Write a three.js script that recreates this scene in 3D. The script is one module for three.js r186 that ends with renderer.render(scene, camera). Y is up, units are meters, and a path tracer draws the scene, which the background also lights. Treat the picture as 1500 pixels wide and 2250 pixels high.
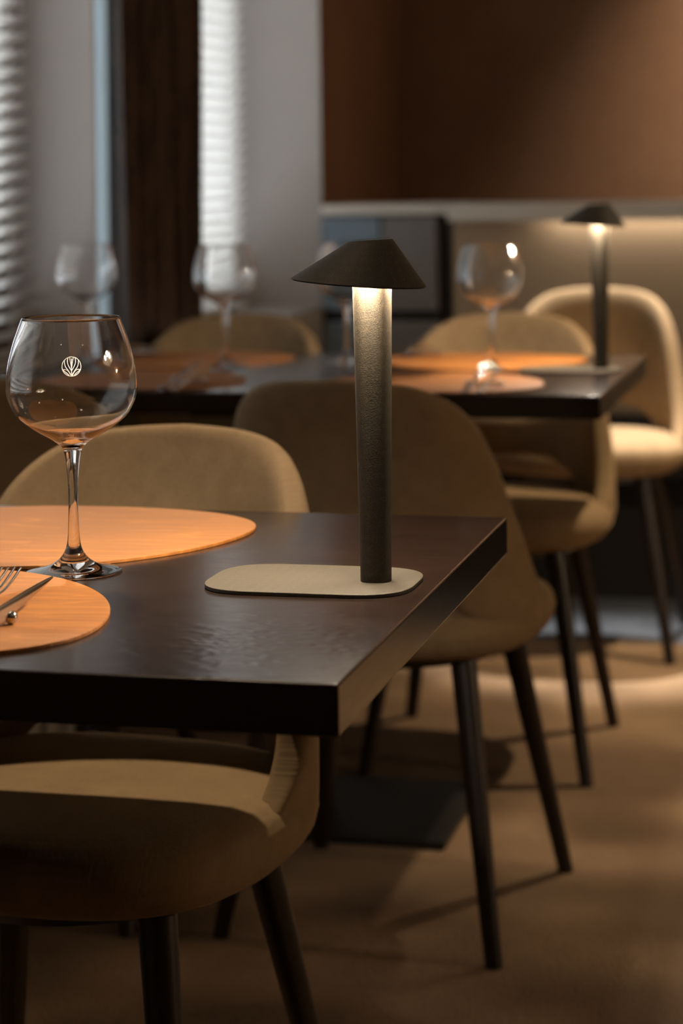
import * as THREE from 'three';
import { RoundedBoxGeometry } from 'three/addons/geometries/RoundedBoxGeometry.js';
import { mergeGeometries } from 'three/addons/utils/BufferGeometryUtils.js';
import { RectAreaLightUniformsLib } from 'three/addons/lights/RectAreaLightUniformsLib.js';
RectAreaLightUniformsLib.init();

// ---------------------------------------------------------------- camera, sky, exposure
// The room's axes: x along the tables, -z away from the camera, y up, metres. Frame 1500 x 2250.
const scene = new THREE.Scene();
const F = 4700, HORIZON = 388, CAM_Y = 1.10, YAW = THREE.MathUtils.degToRad(13.6), ROLL = -0.014;
const camera = new THREE.PerspectiveCamera(2 * Math.atan(1125 / F) * 180 / Math.PI, 1500 / 2250, 0.1, 60);
camera.setViewOffset(1500, 2250, 0, 1125 - HORIZON, 1500, 2250);
camera.position.set(0, CAM_Y, 0);
camera.rotation.set(0, YAW, ROLL, 'YXZ');
camera.focus = 1.85;
camera.userData.fStop = 4.9;
const renderer = new THREE.WebGLRenderer({ antialias: true });
renderer.toneMapping = THREE.LinearToneMapping;
renderer.toneMappingExposure = 1.0;
renderer.shadowMap.enabled = true;
scene.background = new THREE.Color().setRGB(4.6, 5.1, 5.5);      // overcast daylight

const WARM = new THREE.Color().setRGB(1.0, 0.76, 0.48);
const NEUTRAL = new THREE.Color().setRGB(1.0, 0.92, 0.82);
const SOFT = new THREE.Color().setRGB(1.0, 0.84, 0.66);

// ---------------------------------------------------------------- helpers
let seed = 7;
const rnd = () => { seed = (seed * 1664525 + 1013904223) >>> 0; return seed / 4294967296; };
const taken = new Map();
function numbered(name) {
  const n = taken.get(name) || 0; taken.set(name, n + 1);
  return n ? name + '_' + String(n).padStart(3, '0') : name;
}
function tag(o, label, category, group) {
  o.userData.label = label; o.userData.category = category;
  if (group) o.userData.group = group;
  return o;
}
function shade(m) { m.castShadow = true; m.receiveShadow = true; return m; }
function part(name, geometry, material, parent, label) {
  const m = shade(new THREE.Mesh(geometry, material)); m.name = name;
  if (label) m.userData.label = label;
  parent.add(m); return m;
}
function thing(name, label, category, [x, y, z] = [0, 0, 0], turn = 0, group) {
  const o = new THREE.Group(); o.name = numbered(name); scene.add(o);
  o.position.set(x, y, z); o.rotation.y = turn;
  return tag(o, label, category, group);
}
function single(name, geometry, material, label, category, [x, y, z] = [0, 0, 0], turn = 0, group) {
  const m = shade(new THREE.Mesh(geometry, material)); m.name = numbered(name); scene.add(m);
  m.position.set(x, y, z); m.rotation.y = turn;
  return tag(m, label, category, group);
}
function struct(name, geometry, material) {
  const m = shade(new THREE.Mesh(geometry, material)); m.name = numbered(name); scene.add(m);
  m.userData.kind = 'structure'; return m;
}
function copy(o, [x, y, z], turn, label, group) {
  const c = o.clone(); c.name = numbered(o.name.replace(/_\d{3}$/, '')); scene.add(c);
  c.position.set(x, y, z); c.rotation.y = turn;
  c.userData = { ...o.userData }; if (label) c.userData.label = label; if (group) c.userData.group = group;
  return c;
}
// box uv in metres, by the way each face points; k scales
function metreUV(g, k = 1) {
  const p = g.attributes.position, n = g.attributes.normal, uv = new Float32Array(p.count * 2);
  for (let i = 0; i < p.count; i++) {
    const ax = Math.abs(n.getX(i)), ay = Math.abs(n.getY(i)), az = Math.abs(n.getZ(i));
    let u, v;
    if (ay >= ax && ay >= az) { u = p.getX(i); v = p.getZ(i); }
    else if (ax >= az) { u = p.getZ(i); v = p.getY(i); }
    else { u = p.getX(i); v = p.getY(i); }
    uv[2 * i] = u * k; uv[2 * i + 1] = v * k;
  }
  g.setAttribute('uv', new THREE.BufferAttribute(uv, 2)); return g;
}
function box(x0, x1, y0, y1, z0, z1) {
  const g = new THREE.BoxGeometry(Math.abs(x1 - x0), Math.abs(y1 - y0), Math.abs(z1 - z0));
  g.translate((x0 + x1) / 2, (y0 + y1) / 2, (z0 + z1) / 2); return metreUV(g);
}
function rbox(x0, x1, y0, y1, z0, z1, r = 0.004, seg = 2) {
  const g = new RoundedBoxGeometry(Math.abs(x1 - x0), Math.abs(y1 - y0), Math.abs(z1 - z0), seg, r);
  g.translate((x0 + x1) / 2, (y0 + y1) / 2, (z0 + z1) / 2); return metreUV(g);
}
const merge = (list) => mergeGeometries(list.map((g) => { const q = g.index ? g.toNonIndexed() : g; for (const k of Object.keys(q.attributes)) if (!['position', 'normal', 'uv'].includes(k)) q.deleteAttribute(k); return q; }));
// grid of rows x cols points -> smooth surface; closed in the column direction when wrapped
function surface(rows, cols, fn, { wrap = false, capStart = false, capEnd = false } = {}) {
  const pos = [], uv = [], idx = [], n = wrap ? cols : cols;
  for (let i = 0; i < rows; i++) for (let j = 0; j < n; j++) { const q = fn(i / (rows - 1), j / (wrap ? cols : cols - 1)); pos.push(q[0], q[1], q[2]); uv.push(q[3] ?? j / cols, q[4] ?? i / rows); }
  for (let i = 0; i < rows - 1; i++) for (let j = 0; j < (wrap ? n : n - 1); j++) {
    const a = i * n + j, b = i * n + (j + 1) % n, c = a + n, d = b + n;
    idx.push(a, b, d, a, d, c);
  }
  const cap = (row, flip) => {
    let cx = 0, cy = 0, cz = 0; for (let j = 0; j < n; j++) { cx += pos[3 * (row * n + j)]; cy += pos[3 * (row * n + j) + 1]; cz += pos[3 * (row * n + j) + 2]; }
    pos.push(cx / n, cy / n, cz / n); uv.push(0.5, 0.5); const c = pos.length / 3 - 1;
    for (let j = 0; j < n; j++) { const a = row * n + j, b = row * n + (j + 1) % n; flip ? idx.push(c, b, a) : idx.push(c, a, b); }
  };
  if (capStart) cap(0, true); if (capEnd) cap(rows - 1, false);
  const g = new THREE.BufferGeometry();
  g.setAttribute('position', new THREE.Float32BufferAttribute(pos, 3));
  g.setAttribute('uv', new THREE.Float32BufferAttribute(uv, 2));
  g.setIndex(idx); g.computeVertexNormals(); return g;
}
const sgnpow = (v, p) => Math.sign(v) * Math.pow(Math.abs(v), p);
const lerp = (a, b, t) => a + (b - a) * t;
const smooth = (a, b, x) => { const t = Math.min(1, Math.max(0, (x - a) / (b - a))); return t * t * (3 - 2 * t); };
function table1d(points) {                                       // piecewise smooth curve through [x, y] points
  return (x) => {
    if (x <= points[0][0]) return points[0][1];
    for (let i = 1; i < points.length; i++) if (x <= points[i][0]) {
      const [x0, y0] = points[i - 1], [x1, y1] = points[i], t = (x - x0) / (x1 - x0);
      const m = (k) => { const a = points[Math.max(0, k - 1)], b = points[Math.min(points.length - 1, k + 1)]; return (b[1] - a[1]) / (b[0] - a[0]); };
      const h = x1 - x0, m0 = m(i - 1) * h, m1 = m(i) * h, t2 = t * t, t3 = t2 * t;
      return (2 * t3 - 3 * t2 + 1) * y0 + (t3 - 2 * t2 + t) * m0 + (-2 * t3 + 3 * t2) * y1 + (t3 - t2) * m1;
    }
    return points[points.length - 1][1];
  };
}
// ---------------------------------------------------------------- textures: tiling value noise
function lattice(nx, ny, s) {
  const a = new Float32Array(nx * ny); let q = s >>> 0;
  for (let i = 0; i < a.length; i++) { q = (q * 1664525 + 1013904223) >>> 0; a[i] = q / 4294967296; }
  return (u, v) => {
    const x = u * nx, y = v * ny, xi = Math.floor(x), yi = Math.floor(y);
    let fx = x - xi, fy = y - yi; fx = fx * fx * (3 - 2 * fx); fy = fy * fy * (3 - 2 * fy);
    const x0 = ((xi % nx) + nx) % nx, x1 = (x0 + 1) % nx, y0 = ((yi % ny) + ny) % ny, y1 = (y0 + 1) % ny;
    return lerp(lerp(a[y0 * nx + x0], a[y0 * nx + x1], fx), lerp(a[y1 * nx + x0], a[y1 * nx + x1], fx), fy);
  };
}
function texture(size, fn, { color = false, repeat = [1, 1] } = {}) {
  const d = new Uint8Array(size * size * 4);
  for (let j = 0; j < size; j++) for (let i = 0; i < size; i++) {
    const c = fn(i / size, j / size), o = 4 * (j * size + i);
    const [r, g, b] = Array.isArray(c) ? c : [c, c, c];
    d[o] = 255 * Math.min(1, Math.max(0, r)); d[o + 1] = 255 * Math.min(1, Math.max(0, g)); d[o + 2] = 255 * Math.min(1, Math.max(0, b)); d[o + 3] = 255;
  }
  const t = new THREE.DataTexture(d, size, size); t.wrapS = t.wrapT = THREE.RepeatWrapping; t.magFilter = THREE.LinearFilter; t.minFilter = THREE.LinearFilter;
  t.repeat.set(...repeat); if (color) t.colorSpace = THREE.SRGBColorSpace; t.needsUpdate = true; return t;
}
const mixc = (a, b, t) => a.map((v, i) => lerp(v, b[i], t));
const std = (o) => new THREE.MeshStandardMaterial(o);
const phys = (o) => new THREE.MeshPhysicalMaterial(o);
const hex = (s) => new THREE.Color(s);

// dark stained wood: grain runs along u
const g1 = lattice(6, 90, 11), g2 = lattice(20, 300, 12), g3 = lattice(60, 110, 13), g4 = lattice(4, 10, 14), g5 = lattice(150, 260, 15);
const woodColor = texture(1024, (u, v) => { const t = 0.45 * g1(u, v) + 0.35 * g2(u, v) + 0.2 * g4(u, v); return mixc([0.085, 0.055, 0.043], [0.15, 0.098, 0.073], t); }, { color: true });
const worn = (u, v) => smooth(1.0, 0.35, Math.hypot((u - 0.525) / 0.14, (v - 0.255) / 0.13) + 0.7 * (g3(u, v) - 0.5));   // scuffed, open-grained patch near the table's corner
const woodBump = texture(1024, (u, v) => 0.06 * (0.55 * g3(u, v) + 0.25 * g5(u, v) + 0.2 * g2(u, v)) + 0.85 * worn(u, v) * (0.5 * g3(u, v) + 0.5 * g5(u, v)));
const woodRough = texture(1024, (u, v) => 0.8 + 0.2 * (0.5 * g3(u, v) + 0.5 * g2(u, v)));
const M = {};
M.tableWood = phys({ map: woodColor, bumpMap: woodBump, bumpScale: 0.0005, roughness: 0.23, roughnessMap: woodRough, specularIntensity: 1.0 });
M.legWood = std({ color: hex('#1a100b'), roughness: 0.38 });
M.blackSteel = std({ color: hex('#141414'), roughness: 0.5, metalness: 0.3 });
// chair velvet
const v1 = lattice(220, 220, 21), v2 = lattice(9, 9, 22), v3 = lattice(30, 30, 23);
const velvetColor = texture(512, (u, v) => mixc([0.47, 0.385, 0.275], [0.57, 0.475, 0.35], 0.3 * v1(u, v) + 0.4 * v2(u, v) + 0.3 * v3(u, v)), { color: true });
const velvetBump = texture(512, (u, v) => v1(u, v));
M.velvet = phys({ map: velvetColor, bumpMap: velvetBump, bumpScale: 0.0002, roughness: 0.95, sheen: 0.5, sheenRoughness: 0.5, sheenColor: hex('#a08662') });
// tan leather mats: fine creases running along u
const l1 = lattice(5, 46, 31), l2 = lattice(14, 120, 32), l3 = lattice(8, 8, 33), l4 = lattice(200, 200, 34);
const crease = (u, v) => { const w = v + 0.025 * l3(u, v) + 0.10 * u; return Math.pow(1 - Math.abs(2 * l1(u, w) - 1), 6) * 0.6 + 0.3 * l2(u, w); };
const matColor = texture(1024, (u, v) => mixc([0.50, 0.292, 0.085], [0.68, 0.43, 0.155], 0.75 * crease(u, v) + 0.25 * l3(u, v) + 0.1 * l4(u, v)), { color: true });
const matBump = texture(1024, (u, v) => 0.8 * crease(u, v) + 0.2 * l4(u, v));
M.matLeather = phys({ map: matColor, bumpMap: matBump, bumpScale: 0.0003, roughness: 0.65 });
// bronze powder coat
const p1 = lattice(256, 256, 41), p2 = lattice(500, 500, 42);
const coatColor = texture(512, (u, v) => { const s = p2(u, v) > 0.86 ? 0.55 : 0; return mixc([0.15, 0.128, 0.088], [0.46, 0.41, 0.315], 0.35 * p1(u, v) + s); }, { color: true, repeat: [8, 8] });
const coatBump = texture(512, (u, v) => 0.6 * p1(u, v) + 0.4 * p2(u, v), { repeat: [8, 8] });
M.bronzeCoat = std({ map: coatColor, bumpMap: coatBump, bumpScale: 0.00012, roughness: 0.62, metalness: 0.1 });
M.ledWarm = std({ color: hex('#fff3dc'), emissive: SOFT.clone(), emissiveIntensity: 3 });
M.steel = std({ color: hex('#c9c6c0'), metalness: 1, roughness: 0.16 });
M.glass = phys({ color: hex('#ffffff'), transmission: 1, thickness: 0.0015, ior: 1.5, roughness: 0, specularIntensity: 1 });
M.pane = phys({ color: hex('#ffffff'), transmission: 1, thickness: 0, ior: 1.5, roughness: 0 });
M.frosted = phys({ color: hex('#e9f2f6'), transmission: 0.8, thickness: 0, roughness: 0.7 });
M.etched = std({ color: hex('#f3ece2'), roughness: 1 });
// room
const w1 = lattice(40, 40, 51), w2 = lattice(160, 160, 52), w3 = lattice(6, 6, 53);
const plasterBump = texture(512, (u, v) => 0.5 * w1(u, v) + 0.5 * w2(u, v));
M.plaster = std({ color: hex('#aaa29c'), roughness: 0.9, bumpMap: plasterBump, bumpScale: 0.0005 });
M.brownWall = std({ map: texture(512, (u, v) => mixc([0.46, 0.33, 0.23], [0.52, 0.385, 0.28], 0.6 * w3(u, v) + 0.4 * w1(u, v)), { color: true }), roughness: 0.85, bumpMap: plasterBump, bumpScale: 0.0004 });
M.ceiling = std({ color: hex('#857868'), roughness: 0.95 });
M.whitePaint = std({ color: hex('#e6e4e0'), roughness: 0.6 });
M.windowWood = std({ color: hex('#5b4b42'), roughness: 0.6 });
M.slat = phys({ color: hex('#efedea'), roughness: 1, transmission: 0.45, thickness: 0 });
const c1 = lattice(14, 14, 61), c2 = lattice(60, 60, 62), c3 = lattice(250, 250, 63), c4 = lattice(5, 7, 64);
const rugTint = (u, v) => mixc(mixc([0.36, 0.28, 0.20], [0.66, 0.55, 0.44], smooth(0.25, 0.75, 0.55 * c4(u, v) + 0.45 * c1(u, v))), [0.48, 0.39, 0.30], 0.25 * c2(u, v) + 0.2 * c3(u, v));
M.rug = std({ map: texture(1024, rugTint, { color: true, repeat: [0.5, 0.5] }), roughness: 1, bumpMap: texture(512, (u, v) => c3(u, v), { repeat: [2, 2] }), bumpScale: 0.003 });
M.floor = std({ map: texture(512, (u, v) => mixc([0.16, 0.18, 0.21], [0.25, 0.27, 0.305], 0.6 * c1(u, v) + 0.4 * c2(u, v)), { color: true }), roughness: 0.5 });
const d1 = lattice(30, 12, 71), d2 = lattice(120, 60, 72);
M.curtain = phys({ map: texture(512, (u, v) => mixc([0.15, 0.10, 0.075], [0.36, 0.27, 0.21], 0.6 * d1(u, v) + 0.4 * d2(u, v)), { color: true }), roughness: 0.75, sheen: 0.6, sheenColor: hex('#6a5a52'), sheenRoughness: 0.45 });
M.blackFabric = std({ color: hex('#15120f'), roughness: 0.9 });
M.beige = std({ color: hex('#b39f86'), roughness: 0.9, bumpMap: velvetBump, bumpScale: 0.0005 });
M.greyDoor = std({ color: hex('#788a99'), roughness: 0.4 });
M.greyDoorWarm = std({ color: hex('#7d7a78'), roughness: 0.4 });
M.paleStrip = std({ color: hex('#d8d2c8'), roughness: 0.5 });
M.darkTrim = std({ color: hex('#1c1612'), roughness: 0.5 });

// ---------------------------------------------------------------- the room
const XL = -1.53, XR = 3.0, ZB = -7.2, ZF = 2.6, CEIL = 2.7, SILL = 0.72, HEAD = 2.45, XO = -1.88;
struct('floor', box(XO, XR + 0.2, -0.15, -0.012, ZF + 0.2, ZB - 0.2), M.floor);
struct('ceiling', box(XO, XR + 0.2, CEIL, CEIL + 0.15, ZF + 0.2, ZB - 0.2), M.ceiling);
struct('wall_back', box(XO, XR + 0.2, 0, CEIL, ZB, ZB - 0.2), M.brownWall);
struct('wall_right', box(XR, XR + 0.2, 0, CEIL, ZF, ZB), M.brownWall);
struct('wall_front', box(XO, XR + 0.2, 0, CEIL, ZF, ZF + 0.2), M.brownWall);
// window wall: three openings
const W = { c: [-0.95, -2.25], a: [-2.90, -4.167], slit: [-4.18, -4.36], b: [-4.866, -6.07] };
struct('wall_left', merge([
  box(XO, XL, 0, CEIL, ZF, W.c[0]), box(XO, XL, 0, SILL, W.c[0], -6.08), box(XO, XL, HEAD, CEIL, W.c[0], -6.08), box(XO, XL, SILL, HEAD, W.c[1], W.a[0]),
  box(XO, XL, SILL, HEAD, W.a[1], W.slit[0]), box(XO, XL, SILL, HEAD, W.slit[1], W.b[0]), box(XO, XL, SILL, HEAD, W.b[1], -6.08)]), M.plaster);
struct('wall_left', box(XO, XL, 0, CEIL, -6.08, ZB), M.brownWall);
function windowUnit(k, z0, z1, x, pane, fw, frame) {
  const o = new THREE.Group(); o.name = 'window_' + k; o.userData.kind = 'structure'; scene.add(o);
  const d = 0.05;
  part('frame', merge([box(x - d, x, SILL, HEAD, z0, z0 - fw), box(x - d, x, SILL, HEAD, z1 + fw, z1), box(x - d, x, SILL, SILL + fw, z0 - fw, z1 + fw), box(x - d, x, HEAD - fw, HEAD, z0 - fw, z1 + fw)]), frame, o);
  part('pane', box(x - 0.03, x - 0.027, SILL + fw, HEAD - fw, z0 - fw, z1 + fw), pane, o);
  return o;
}
windowUnit(1, W.a[0], W.a[1], -1.725, M.pane, 0.09, M.windowWood);
windowUnit(2, W.slit[0], W.slit[1], -1.56, M.frosted, 0.008, M.whitePaint);
windowUnit(3, W.b[0], W.b[1], -1.83, M.pane, 0.045, M.windowWood);
windowUnit(4, W.c[0], W.c[1], -1.725, M.pane, 0.09, M.windowWood);
// venetian blinds: every slat is a part
function slatGeometry(len) {
  const w = 0.046, t = 0.0022, n = 8, sh = new THREE.Shape(), up = [], dn = [];
  for (let i = 0; i <= n; i++) { const s = i / n - 0.5, y = 0.004 * (1 - 4 * s * s); up.push([s * w, y + t / 2]); dn.push([s * w, y - t / 2]); }
  sh.moveTo(...up[0]); for (const q of up.slice(1)) sh.lineTo(...q); for (const q of dn.reverse()) sh.lineTo(...q);
  const g = new THREE.ExtrudeGeometry(sh, { depth: len, bevelEnabled: false, curveSegments: 1 });
  g.translate(0, 0, -len); return g;
}
function blind(z0, z1, x, tilt, label) {
  const b = thing('venetian_blind', label, 'blind', [x, SILL, z0 - 0.012]);
  const len = z0 - z1 - 0.024, g = slatGeometry(len), pitch = 0.0355, top = HEAD - SILL - 0.045, n = Math.floor((top - 0.03) / pitch);
  for (let i = 0; i < n; i++) { const s = part('slat', g, M.slat, b); s.position.y = 0.03 + i * pitch; s.rotation.z = tilt; }
  part('head_rail', rbox(-0.022, 0.022, top, HEAD - SILL - 0.002, 0, -len, 0.004), M.whitePaint, b);
  part('bottom_rail', rbox(-0.02, 0.02, 0.002, 0.014, 0, -len, 0.004), M.whitePaint, b);
  for (const f of [0.12, 0.88]) part('ladder_cord', new THREE.CylinderGeometry(0.0012, 0.0012, top - 0.01, 6).translate(0, top / 2 + 0.005, -len * f), M.whitePaint, b);
  return b;
}
blind(W.a[0], W.a[1], -1.69, 0.55, 'white venetian blind in the deep window recess beside the pale narrow window strip');
blind(W.b[0], W.b[1], -1.775, 0.85, 'white venetian blind in the window recess between dark curtain and brown wall');
blind(W.c[0], W.c[1], -1.69, 0.85, 'white venetian blind in the window recess beside the nearest dining table');
// gathered curtain on the pier between the windows
{
  const z0 = -4.19, z1 = -4.645, top = 2.62, n = 120;
  const wave = (t) => 0.042 + 0.032 * Math.sin(t * Math.PI * 2 * 6.2 + 0.6) + 0.012 * Math.sin(t * Math.PI * 2 * 15 + 1.3) - 0.01 * Math.cos(t * Math.PI * 2 * 2.6);
  const cg = surface(26, n * 2, (r, s) => {
    const y = r * top, k = s < 0.5 ? s * 2 : (1 - s) * 2, front = s < 0.5;
    const sway = 0.006 * Math.sin(y * 3 + k * 9);
    const x = XL + wave(k) * (1 - 0.15 * r) + sway - (front ? 0 : 0.006);
    return [Math.max(XL + 0.004, x), y, lerp(z0, z1, k) + 0.006 * Math.sin(y * 2.2 + k * 14), k * 1.4, y];
  }, { wrap: true });
  const c = thing('curtain', 'dark brown gathered velvet curtain hanging between the two windows', 'curtain');
  part('drape', cg, M.curtain, c);
  part('curtain_rail', box(XL + 0.002, XL + 0.11, top, top + 0.025, z0 + 0.01, z1 - 0.01), M.darkTrim, c);
}
// the low sideboard and the panelled banquette back along the far end
{
  const s = thing('sideboard', 'grey sideboard with pale top strip and dark frame next to beige panel', 'sideboard', [0, -0.012, 0]);
  part('body', box(XL + 0.004, -1.152, 0, 1.0, -6.075, -6.42), M.darkTrim, s);
  part('top', rbox(XL + 0.004, -1.152, 1.0, 1.03, -6.045, -6.42, 0.004), M.paleStrip, s);
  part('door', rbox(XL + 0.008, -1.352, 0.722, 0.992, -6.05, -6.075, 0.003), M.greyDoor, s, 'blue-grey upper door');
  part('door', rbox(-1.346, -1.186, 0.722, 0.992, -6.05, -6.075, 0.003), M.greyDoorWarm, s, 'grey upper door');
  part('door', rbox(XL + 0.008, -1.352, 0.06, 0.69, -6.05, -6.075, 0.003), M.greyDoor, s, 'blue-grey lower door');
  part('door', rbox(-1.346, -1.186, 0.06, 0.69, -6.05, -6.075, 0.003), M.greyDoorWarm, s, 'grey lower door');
  const b = thing('banquette', 'long banquette with beige upholstered back, lit top edge and black seat', 'banquette', [0, -0.012, 0]);
  part('back_panel', rbox(-1.148, 2.4, 0.42, 0.99, -6.08, -6.14, 0.012), M.beige, b, 'beige upholstered back');
  part('ledge', merge([box(-1.148, 2.4, 1.0, 1.03, -6.026, -6.3), box(-1.148, 2.4, 0.98, 1.03, -6.02, -6.026)]), M.paleStrip, b, 'pale top ledge');
  part('back_body', box(-1.148, 2.4, 0, 1.0, -6.141, -6.3), M.darkTrim, b);
  part('seat_base', box(-1.1, 2.4, 0, 0.30, -5.60, -6.055), M.blackFabric, b);
  part('seat_cushion', rbox(-1.1, 2.4, 0.30, 0.42, -5.57, -6.055, 0.03, 4), M.blackFabric, b);
  part('led_strip', box(-0.9, 2.38, 0.992, 0.9995, -6.03, -6.045), M.ledWarm, b, 'warm glowing strip under the ledge');
  const l = new THREE.RectAreaLight(SOFT, 9, 3.2, 0.016); l.position.set(0.75, 0.976, -6.04); l.lookAt(0.75, 0.2, -6.30); l.name = 'led_strip_light'; scene.add(l);
}
single('rug', rbox(XL + 0.03, 2.7, -0.012, 0.0, 2.3, -5.03, 0.005), M.rug, 'large mottled tan and brown carpet under tables and chairs', 'carpet');

// ---------------------------------------------------------------- ceiling downlights and a wall light
function downlight(x, z, cd, color, angle, label, tx = x, tz = z, radius = 1.5) {
  const d = thing('ceiling_downlight', label, 'ceiling light', [x, CEIL, z], 0, 'recessed ceiling downlights');
  part('trim_ring', new THREE.TorusGeometry(0.05, 0.008, 10, 32).rotateX(Math.PI / 2).translate(0, -0.006, 0), M.whitePaint, d);
  part('lamp_disc', new THREE.CylinderGeometry(0.042, 0.042, 0.006, 32).translate(0, -0.004, 0), std({ color: hex('#fff1d8'), emissive: color.clone(), emissiveIntensity: 30 }), d, 'glowing lamp face');
  const l = new THREE.SpotLight(color, cd, 0, angle, 0.7, 2); l.position.set(x, CEIL - 0.03, z); l.target.position.set(tx, 0, tz);
  l.castShadow = true; l.shadow.radius = radius; l.name = 'downlight_beam'; scene.add(l, l.target);
}
downlight(0.45, -4.75, 24, WARM, 0.58, 'recessed ceiling downlight right of the banquette chair', 0.0, -4.55);
downlight(-0.58, -5.75, 75, NEUTRAL, 0.19, 'recessed ceiling downlight above the chair by the banquette', -0.58, -4.95);
downlight(-1.22, -3.45, 18, WARM, 0.27, 'recessed ceiling downlight above the second dining table', -0.71, -1.75);
downlight(-0.95, -1.45, 2.1, WARM, 0.42, 'recessed ceiling downlight above the nearest dining table', -0.8, -1.8);
downlight(0.15, -6.45, 26, SOFT, 0.8, 'recessed ceiling downlight washing the brown back wall', 0.35, -7.7);
for (const [x, z, where] of [[1.5, -4.2, 'between the wall light and the banquette'], [1.5, -2.2, 'between the nearest table and the wall light'], [0.45, -0.6, 'over the open aisle beside the nearest table'], [1.5, 0.4, 'over the open floor by the side wall'], [-0.7, 1.2, 'over the open floor by the window wall'], [0.5, 1.8, 'close to the front wall']])
  downlight(x, z, 1.2, WARM, 0.5, 'dim recessed ceiling downlight ' + where);
{
  const s = thing('wall_sconce', 'small warm wall light on the brown side wall', 'wall light', [XR, 1.35, -3.0]);
  part('back_plate', rbox(-0.02, -0.001, -0.10, 0.10, 0.06, -0.06, 0.004), M.bronzeCoat, s);
  part('lamp_shade', new THREE.CylinderGeometry(0.05, 0.05, 0.18, 32).translate(-0.075, 0, 0), std({ color: hex('#fff1d8'), emissive: WARM.clone(), emissiveIntensity: 6 }), s, 'glowing cylinder shade');
  const l = new THREE.PointLight(WARM, 4, 0, 2); l.position.set(XR - 0.16, 1.35, -3.0); l.castShadow = true; l.shadow.radius = 3; l.name = 'sconce_light'; scene.add(l);
}

// ---------------------------------------------------------------- dining tables
function diningTable(label, x1, z0, z1, foot) {
  const x0 = XL + 0.02, cx = (x0 + x1) / 2, cz = (z0 + z1) / 2, lx = (x1 - x0) / 2, lz = (z0 - z1) / 2;
  const t = thing('dining_table', label, 'table', [cx, 0, cz]), [fx0, fx1, fz0, fz1] = [foot[0] - cx, foot[1] - cx, foot[2] - cz, foot[3] - cz], px = (fx0 + fx1) / 2, pz = (fz0 + fz1) / 2;
  part('tabletop', rbox(-lx, lx, 0.7125, 0.75, lz, -lz, 0.0022, 2), M.tableWood, t);
  part('column', rbox(px - 0.045, px + 0.045, 0.014, 0.70, pz + 0.045, pz - 0.045, 0.006), M.blackSteel, t);
  part('support_plate', box(px - 0.14, px + 0.14, 0.70, 0.7123, pz + 0.16, pz - 0.16), M.blackSteel, t);
  part('base_plate', rbox(fx0, fx1, 0.0005, 0.014, fz0, fz1, 0.004), M.blackSteel, t);
  return t;
}
diningTable('dark wood dining table carrying a single wine glass with etched emblem', -0.354, -1.432, -2.161, [-1.32, -1.05, -1.56, -2.04]);
diningTable('dark wood dining table with four wine glasses between facing chairs', -0.400, -3.357, -4.110, [-1.25, -0.67, -3.42, -3.775]);

// ---------------------------------------------------------------- chairs: local +z is the way the sitter faces
const SEAT_RX = 0.233, SEAT_RZ = 0.222, SHELL_RX = 0.221, SHELL_RZ = 0.222;
const plan = (a, n) => [sgnpow(Math.sin(a), 2 / n), sgnpow(Math.cos(a), 2 / n)];
function seatGeometry() {
  const prof = [[0.0, 0.487], [0.35, 0.487], [0.62, 0.486], [0.8, 0.484], [0.9, 0.479], [0.96, 0.471], [0.99, 0.46], [1.0, 0.447], [0.985, 0.432], [0.95, 0.42], [0.88, 0.411], [0.75, 0.405], [0.4, 0.402], [0, 0.402]];
  const rows = 40, at = (t) => { const f = t * (prof.length - 1), i = Math.min(prof.length - 2, Math.floor(f)), k = f - i; return [lerp(prof[i][0], prof[i + 1][0], k), lerp(prof[i][1], prof[i + 1][1], k)]; };
  return surface(rows, 64, (r, s) => { const [k, y] = at(r), [px, pz] = plan(s * Math.PI * 2, 2.75); return [px * SEAT_RX * k, y, pz * SEAT_RZ * k, px * SEAT_RX * k * 2, pz * SEAT_RZ * k * 2 + y]; }, { wrap: true });
}
const topOf = table1d([[0, 0.818], [20, 0.813], [33, 0.803], [44, 0.782], [53, 0.748], [60, 0.695], [66, 0.63], [75, 0.552], [86, 0.498], [98, 0.460]]);
const lowOf = table1d([[0, 0.535], [22, 0.53], [34, 0.508], [45, 0.468], [58, 0.442], [78, 0.438], [98, 0.437]]);
function backGeometry() {
  const PH = 98, rows = 90, cols = 44, T = 0.021;
  return surface(rows, cols, (r, s) => {
    const ph = lerp(-PH, PH, r), a = THREE.MathUtils.degToRad(ph), ab = Math.abs(ph);
    const yt = topOf(ab), yb = lowOf(ab), hgt = Math.max(0.02, yt - yb), mid = (yt + yb) / 2;
    const tk = T * (1 - 0.35 * smooth(70, PH, ab));
    const q = s * Math.PI * 2;                                    // loop round the cross-section: cos -> height, sin -> thickness
    const ch = sgnpow(Math.cos(q), 2 / 6), sh = sgnpow(Math.sin(q), 2 / 2.6);
    const y = mid + ch * hgt / 2, up = Math.max(0, y - 0.47);
    const narrow = 1 - 0.10 * up;                 // the shell draws in towards the top
    const [px, pz] = plan(a, 2.15);
    const nx = Math.sin(a), nz = -Math.cos(a), off = sh * tk;
    const lean = 0.17 * up;
    return [px * (SHELL_RX - 0.012 * smooth(72, 98, ab)) * narrow + nx * off, y, -pz * SHELL_RZ + nz * off - lean * smooth(100, 30, ab), r * 1.3, y * 2];
  }, { wrap: true, capStart: true, capEnd: true });
}
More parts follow.
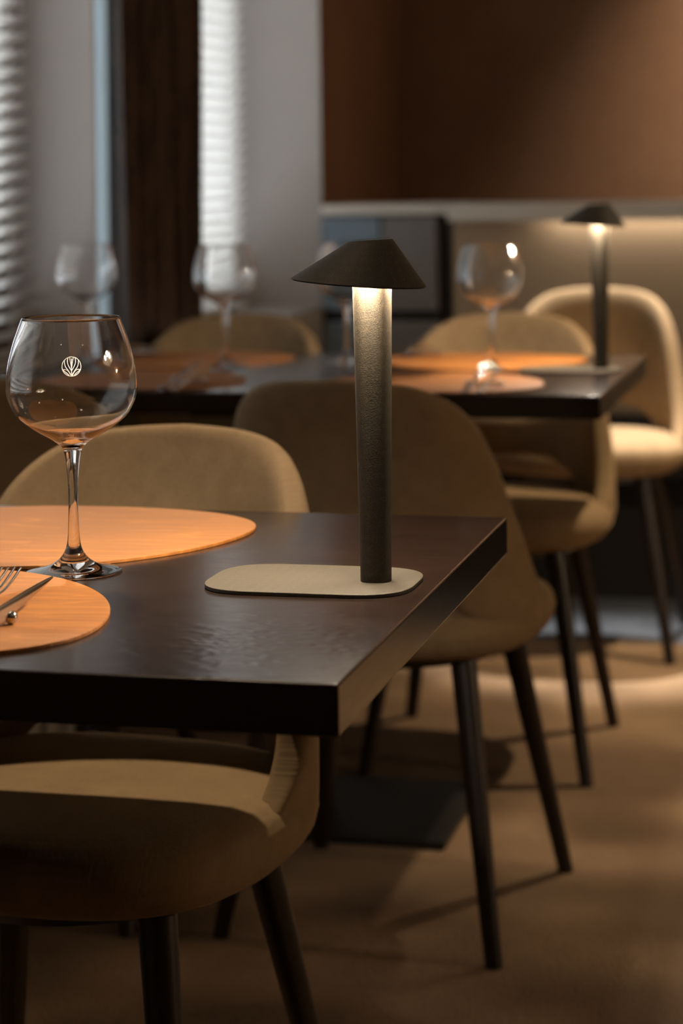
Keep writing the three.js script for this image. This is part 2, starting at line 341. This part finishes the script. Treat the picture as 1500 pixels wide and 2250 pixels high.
function legGeometry(sx, sz) {
  const a = new THREE.Vector3(sx * 0.14, 0.415, sz * 0.125), b = new THREE.Vector3(sx * 0.205, 0, sz * 0.215), d = a.clone().sub(b), len = d.length();
  const g = new THREE.CylinderGeometry(0.0195, 0.0125, len, 24); g.translate(0, len / 2, 0);
  g.applyQuaternion(new THREE.Quaternion().setFromUnitVectors(new THREE.Vector3(0, 1, 0), d.normalize())); g.translate(b.x, b.y, b.z);
  // cut the foot level with the floor
  const p = g.attributes.position; for (let i = 0; i < p.count; i++) if (p.getY(i) < 0.02) p.setY(i, 0.0006);
  return g;
}
function makeChair(label) {
  const c = thing('dining_chair', label, 'chair', [0, 0, 0], 0, 'taupe velvet dining chairs');
  part('seat', seatGeometry(), M.velvet, c);
  part('backrest', backGeometry(), M.velvet, c);
  part('seat_frame', new THREE.CylinderGeometry(0.175, 0.165, 0.012, 48).translate(0, 0.3975, 0), M.legWood, c);
  for (const sx of [-1, 1]) for (const sz of [-1, 1]) part('leg', legGeometry(sx, sz), M.legWood, c);
  return c;
}
const chairA = makeChair('taupe velvet chair facing the emblem-etched wine glass, across the table with the bronze lamp');
chairA.position.set(-0.785, 0, -2.07); chairA.rotation.y = -0.10;
copy(chairA, [-0.690, 0, -3.165], Math.PI - 0.10, 'taupe velvet chair seen from behind, tucked in between the two dining tables');
copy(chairA, [-1.255, 0, -3.165], Math.PI, 'taupe velvet chair seen from behind, next to the window, mostly hidden behind the emblem-etched glass');
copy(chairA, [-0.695, 0, -4.045], 0, 'taupe velvet chair on the far side of the second table, next to the second lamp');
copy(chairA, [-1.25, 0, -4.02], 0, 'taupe velvet chair on the far side of the second table, in front of the window');
copy(chairA, [-0.63, 0, -5.03], 0, 'taupe velvet chair with spotlit seat in front of the black banquette seat');

// ---------------------------------------------------------------- table lamps
function superRing(cx, cz, rx, rz, n, s) { const [px, pz] = plan((s + 0.5) * Math.PI * 2, n); return [cx + px * rx, cz + pz * rz]; }
function makeLamp(label) {
  const t = thing('table_lamp', label, 'lamp', [0, 0, 0], 0, 'bronze table lamps');
  // base plate: rounded rectangle 18 x 13 cm, the pole stands near one end
  const sh = new THREE.Shape(), x0 = -0.145, x1 = 0.036, z0 = -0.064, z1 = 0.064, r = 0.05;
  sh.moveTo(x0 + r, z0); sh.lineTo(x1 - r, z0); sh.quadraticCurveTo(x1, z0, x1, z0 + r); sh.lineTo(x1, z1 - r); sh.quadraticCurveTo(x1, z1, x1 - r, z1);
  sh.lineTo(x0 + r, z1); sh.quadraticCurveTo(x0, z1, x0, z1 - r); sh.lineTo(x0, z0 + r); sh.quadraticCurveTo(x0, z0, x0 + r, z0);
  const pg = new THREE.ExtrudeGeometry(sh, { depth: 0.0022, bevelEnabled: true, bevelThickness: 0.0005, bevelSize: 0.0005, bevelSegments: 2, curveSegments: 24 });
  pg.rotateX(-Math.PI / 2); pg.translate(0, 0.0006, 0); metreUV(pg);
  part('base_plate', pg, M.bronzeCoat, t);
  part('pole', surface(40, 48, (k, s) => { const y = 0.003 + 0.284 * k, w = lerp(0.0131, 0.0171, k), [x, z] = superRing(0, 0, w, w * 0.92, 2.4, s); return [x, y, z, s * 0.09, y]; }, { wrap: true, capStart: true, capEnd: true }), M.bronzeCoat, t);
  // shade: thin shell from a slanted lower rim to a small slanted top
  const rim = (s, k, inset) => {
    const [bx, bz] = superRing(-0.0115, 0.002, 0.0585 - inset, 0.05 - inset, 2.0, s), [tx, tz] = superRing(-0.0005, 0, 0.0178 - inset, 0.0165 - inset, 2.0, s);
    const by = 0.2592 - 0.0733 * (bx + 0.0115), ty = 0.2962 + 0.074 * tx;
    return [lerp(bx, tx, k), lerp(by, ty, k), lerp(bz, tz, k)];
  };
  const shell = surface(30, 72, (k, s) => {
    const q = k < 0.5 ? [k * 2, 0] : [(1 - k) * 2, 1];
    const [x, y, z] = rim(s, q[0], q[1] ? 0.0016 : 0); return [x, y - (q[1] ? 0.0012 : 0), z, s * 0.3, q[0] * 0.06];
  }, { wrap: true });
  const cap = surface(6, 72, (k, s) => { const [x, y, z] = rim(s, 1, 0); return [lerp(-0.0005, x, k), lerp(0.2962, y, k), lerp(0, z, k), x * k, z * k]; }, { wrap: true });
  part('lamp_shade', merge([shell, cap]), M.bronzeCoat, t);
  part('led_ring', surface(4, 48, (k, s) => { const [x, z] = superRing(-0.002, 0, lerp(0.0173, 0.0245, k), lerp(0.016, 0.0235, k), 2.3, s); return [x, 0.2782, z]; }, { wrap: true }), M.ledWarm, t, 'glowing ring inside the shade');
  return t;
}
function lampLight(x, y, z) {
  for (const [dx, dz] of [[-0.024, 0], [0.0215, 0], [-0.002, 0.023], [-0.002, -0.022]]) {
    const l = new THREE.PointLight(SOFT, 0.46, 0, 2); l.position.set(x + dx, y + 0.2735, z + dz); l.castShadow = true; l.shadow.radius = 0.35; l.name = 'table_lamp_light'; scene.add(l);
  }
}
const lamp = makeLamp('bronze table lamp with cone shade on the table with the emblem-etched wine glass');
lamp.position.set(-0.407, 0.75, -1.788); lampLight(-0.407, 0.75, -1.788);
copy(lamp, [-0.450, 0.75, -3.80], 0, 'bronze table lamp with cone shade on the second table before the banquette'); lampLight(-0.450, 0.75, -3.80);

// ---------------------------------------------------------------- place mats, glasses, cutlery
function matGeometry() {
  const sh = new THREE.Shape(), n = 120, hw = 0.192, out = 0.127, inn = 0.225;
  for (let i = 0; i < n; i++) {
    const a = (i / n) * Math.PI * 2, c = Math.cos(a), s = Math.sin(a), e = s > 0 ? 2 / 2.2 : 2 / 1.85;
    const x = hw * sgnpow(c, e), y = (s > 0 ? out : inn) * sgnpow(s, e);
    i ? sh.lineTo(x, y) : sh.moveTo(x, y);
  }
  const g = new THREE.ExtrudeGeometry(sh, { depth: 0.0022, bevelEnabled: true, bevelThickness: 0.0005, bevelSize: 0.0005, bevelSegments: 2 });
  g.rotateX(-Math.PI / 2);                                           // shape +y now points to -z: the broad side of a far setting
  const p = g.attributes.position, uv = new Float32Array(p.count * 2);
  for (let i = 0; i < p.count; i++) { uv[2 * i] = p.getX(i) * 2.2; uv[2 * i + 1] = p.getZ(i) * 2.2; }
  g.setAttribute('uv', new THREE.BufferAttribute(uv, 2)); g.translate(0, 0.0006, 0); return g;
}
const mat0 = single('placemat', matGeometry(), M.matLeather, 'tan leather placemat behind the emblem-etched wine glass', 'placemat', [-0.778, 0.75, -2.022], 0, 'tan leather placemats');
copy(mat0, [-0.772, 0.75, -1.562], Math.PI, 'tan leather placemat with fork and knife in front of the emblem-etched wine glass');
copy(mat0, [-0.690, 0.75, -3.975], 0, 'tan leather placemat before the far chair beside the second lamp');
copy(mat0, [-1.255, 0.75, -3.975], 0, 'tan leather placemat before the far chair in front of the window');
copy(mat0, [-0.702, 0.75, -3.490], Math.PI, 'tan leather placemat at the edge of the second table, beside the second lamp');
copy(mat0, [-1.215, 0.75, -3.490], Math.PI, 'tan leather placemat at the edge of the second table, toward the window');

const OUT = [[0.0405, 0.0004], [0.0426, 0.0009], [0.0419, 0.0017], [0.034, 0.0032], [0.024, 0.0058], [0.0155, 0.0105], [0.0098, 0.0165], [0.0067, 0.0235], [0.0053, 0.033], [0.0046, 0.048], [0.0043, 0.065], [0.0046, 0.080], [0.0056, 0.094], [0.0070, 0.1045], [0.0098, 0.1120], [0.0191, 0.1193], [0.035, 0.1286], [0.0476, 0.1385], [0.0537, 0.1477], [0.0574, 0.157], [0.0584, 0.1665], [0.0566, 0.1856], [0.0518, 0.2047], [0.0477, 0.2165], [0.0436, 0.2275]];
function glassGeometry() {
  const sp = new THREE.SplineCurve(OUT.map(([x, y]) => new THREE.Vector2(x, y))), pts = [new THREE.Vector2(0, 0.0022), new THREE.Vector2(0.02, 0.0016)];
  const o = sp.getPoints(110); for (const q of o) pts.push(q);
  pts.push(new THREE.Vector2(0.0431, 0.2279), new THREE.Vector2(0.0426, 0.2275));
  const inner = o.filter((q) => q.y > 0.1165), n = inner.length;       // wall 1 mm, thicker at the bottom of the bowl
  for (let i = n - 2; i > 0; i--) { const a = inner[i - 1], b = inner[i + 1], d = b.clone().sub(a).normalize(), t = lerp(0.0010, 0.0024, smooth(0.135, 0.116, inner[i].y)); const q = new THREE.Vector2(inner[i].x - d.y * t, inner[i].y + d.x * t); if (q.x > 0.004) pts.push(q); }
  pts.push(new THREE.Vector2(0, pts[pts.length - 1].y - 0.0008));
  return new THREE.LatheGeometry(pts, 96);
}
const glassGeo = glassGeometry();
{
  const g = thing('wine_glass', 'large wine glass with etched round emblem beside the tan placemat', 'wine glass', [-0.686, 0.75, -1.80], 0, 'wine glasses');
  part('glass_body', glassGeo, M.glass, g);
  // etched emblem: leaf strokes in a ring, following the bowl
  const radiusAt = table1d(OUT.slice(15).map(([x, y]) => [y, x]));
  const R = 0.0082, H0 = 0.1885, face = Math.atan2(-(-0.686), 1.80);
  const onBowl = (u, v) => { const h = H0 + v * R, r = radiusAt(h) + 0.0002, a = face + u * R / r; return new THREE.Vector3(Math.sin(a) * r, h, Math.cos(a) * r); };
  const strokes = [];
  const ring = []; for (let i = 0; i < 64; i++) ring.push([Math.cos(i / 64 * 6.28319), Math.sin(i / 64 * 6.28319)]);
  strokes.push([ring, true]);
  for (const s of [-1, 1]) {
    strokes.push([[[0, -0.95], [0.0, -0.5], [0.06 * s, 0.2], [0.2 * s, 0.95]]]);
    strokes.push([[[0, -0.45], [0.28 * s, 0.02], [0.43 * s, 0.45], [0.38 * s, 0.9]]]);
    strokes.push([[[0, -0.92], [0.35 * s, -0.4], [0.66 * s, 0.05], [0.74 * s, 0.62]]]);
    strokes.push([[[0.08 * s, -0.95], [0.3 * s, -0.55], [0.58 * s, -0.32], [0.88 * s, -0.32]]]);
    strokes.push([[[0.28 * s, -0.9], [0.5 * s, -0.68], [0.74 * s, -0.5], [0.88 * s, -0.34]]]);
  }
  strokes.push([[[0, -0.95], [0, -0.2], [0, 0.35], [0, 0.8]]]);
  const tubes = strokes.map(([pts, closed]) => {
    const c2 = new THREE.SplineCurve([...pts, ...(closed ? [pts[0]] : [])].map(([a, b]) => new THREE.Vector2(a, b)));
    const c3d = new THREE.CatmullRomCurve3(c2.getPoints(closed ? 64 : 24).slice(0, closed ? 64 : 25).map((q) => onBowl(q.x, q.y)), !!closed);
    return new THREE.TubeGeometry(c3d, closed ? 96 : 28, 0.00034, 6, !!closed);
  });
  part('etched_emblem', merge(tubes), M.etched, g, 'white etched circle with leaf strokes');
}
const glass2 = single('wine_glass', glassGeo, M.glass, 'wine glass on the second table, nearest to its lamp', 'wine glass', [-0.636, 0.75, -3.735], 0, 'wine glasses');
copy(glass2, [-0.928, 0.75, -3.865], 0, 'wine glass on the second table, half hidden behind the bronze lamp');
copy(glass2, [-1.145, 0.75, -3.80], 0, 'wine glass on the second table, before the bright blind');
copy(glass2, [-1.452, 0.75, -3.90], 0, 'wine glass on the second table, at its window end');

// cutlery: local -z points to the tips, origin on the mat below the rest
function tube(points, radius, seg = 24, rs = 10) { return new THREE.TubeGeometry(new THREE.CatmullRomCurve3(points.map((p) => new THREE.Vector3(...p))), seg, radius, rs, false); }
function blade(rows, cols, center, half, thick) {                    // flat tapering body: center(k) -> [x,y,z], half width and half thickness by k
  return surface(rows, cols, (k, s) => { const [x, y, z] = center(k), a = s * Math.PI * 2; return [x + Math.cos(a) * half(k), y + Math.sin(a) * thick(k), z]; }, { wrap: true, capStart: true, capEnd: true });
}
function makeKnife(label, at, turn) {
  const t = thing('table_knife', label, 'knife', at, turn, 'steel table knives');
  const y = (k) => lerp(0.0025, 0.0205, k), zc = (k) => lerp(0.118, -0.10, k);
  part('handle', blade(24, 20, (k) => [0, y(k * 0.46), zc(k * 0.46)], (k) => 0.0052 * Math.sqrt(Math.max(0.15, Math.sin(Math.PI * (0.15 + 0.8 * k)))), () => 0.0026), M.steel, t);
  part('blade', blade(30, 16, (k) => [0, y(0.46 + 0.54 * k), zc(0.46 + 0.54 * k)], (k) => 0.0009 + 0.0001 * k, (k) => 0.0078 * Math.pow(1 - 0.97 * k, 0.6)), M.steel, t);
  return t;
}
function makeFork(label, at, turn) {
  const t = thing('table_fork', label, 'fork', at, turn, 'steel table forks');
  const y = (k) => lerp(0.0025, 0.019, k), zc = (k) => lerp(0.118, -0.028, k);
  part('handle', blade(30, 20, (k) => [0, y(k), zc(k)], (k) => lerp(0.006, 0.0032, Math.min(1, k * 1.6)) + 0.0065 * smooth(0.8, 1, k), () => 0.0016), M.steel, t);
  for (let i = 0; i < 4; i++) { const x = (i - 1.5) * 0.0054; part('tine', tube([[x * 0.9, 0.0185, -0.024], [x, 0.0185, -0.042], [x, 0.022, -0.06], [x, 0.0305, -0.084]], 0.0011), M.steel, t); }
  return t;
}
function makeRest(label, at, turn) {
  const t = thing('cutlery_rest', label, 'cutlery rest', at, turn, 'steel cutlery rests');
  part('bar', new THREE.CylinderGeometry(0.0028, 0.0028, 0.05, 16).rotateZ(Math.PI / 2).translate(0, 0.0053, 0), M.steel, t);
  for (const s of [-1, 1]) part('ball', new THREE.SphereGeometry(0.0052, 24, 16).translate(s * 0.027, 0.0053, 0), M.steel, t);
  return t;
}
const MY = 0.7535;
const knife = makeKnife('steel knife resting raised on the placemat in front of the emblem-etched wine glass', [-0.649, MY, -1.552], 0);
const fork = makeFork('steel fork resting raised on the placemat in front of the emblem-etched wine glass', [-0.678, MY, -1.552], 0);
const rest = makeRest('small steel cutlery rest with ball ends in front of the emblem-etched wine glass', [-0.676, MY, -1.564], 0);
for (const [x, z, turn, where] of [[-0.600, -3.45, 0, 'at the edge of the second table beside its lamp'], [-1.105, -3.45, 0, 'at the edge of the second table toward the window'], [-0.815, -4.02, Math.PI, 'before the far chair beside the second lamp'], [-1.385, -4.02, Math.PI, 'before the far chair in front of the window']]) {
  const d = turn ? -1 : 1;
  copy(knife, [x + d * 0.012, MY, z], turn, 'steel knife on a placemat ' + where);
  copy(fork, [x - d * 0.011, MY, z], turn, 'steel fork on a placemat ' + where);
  copy(rest, [x, MY, z - d * 0.002], turn, 'small steel cutlery rest ' + where);
}

scene.updateMatrixWorld(true);
renderer.render(scene, camera);
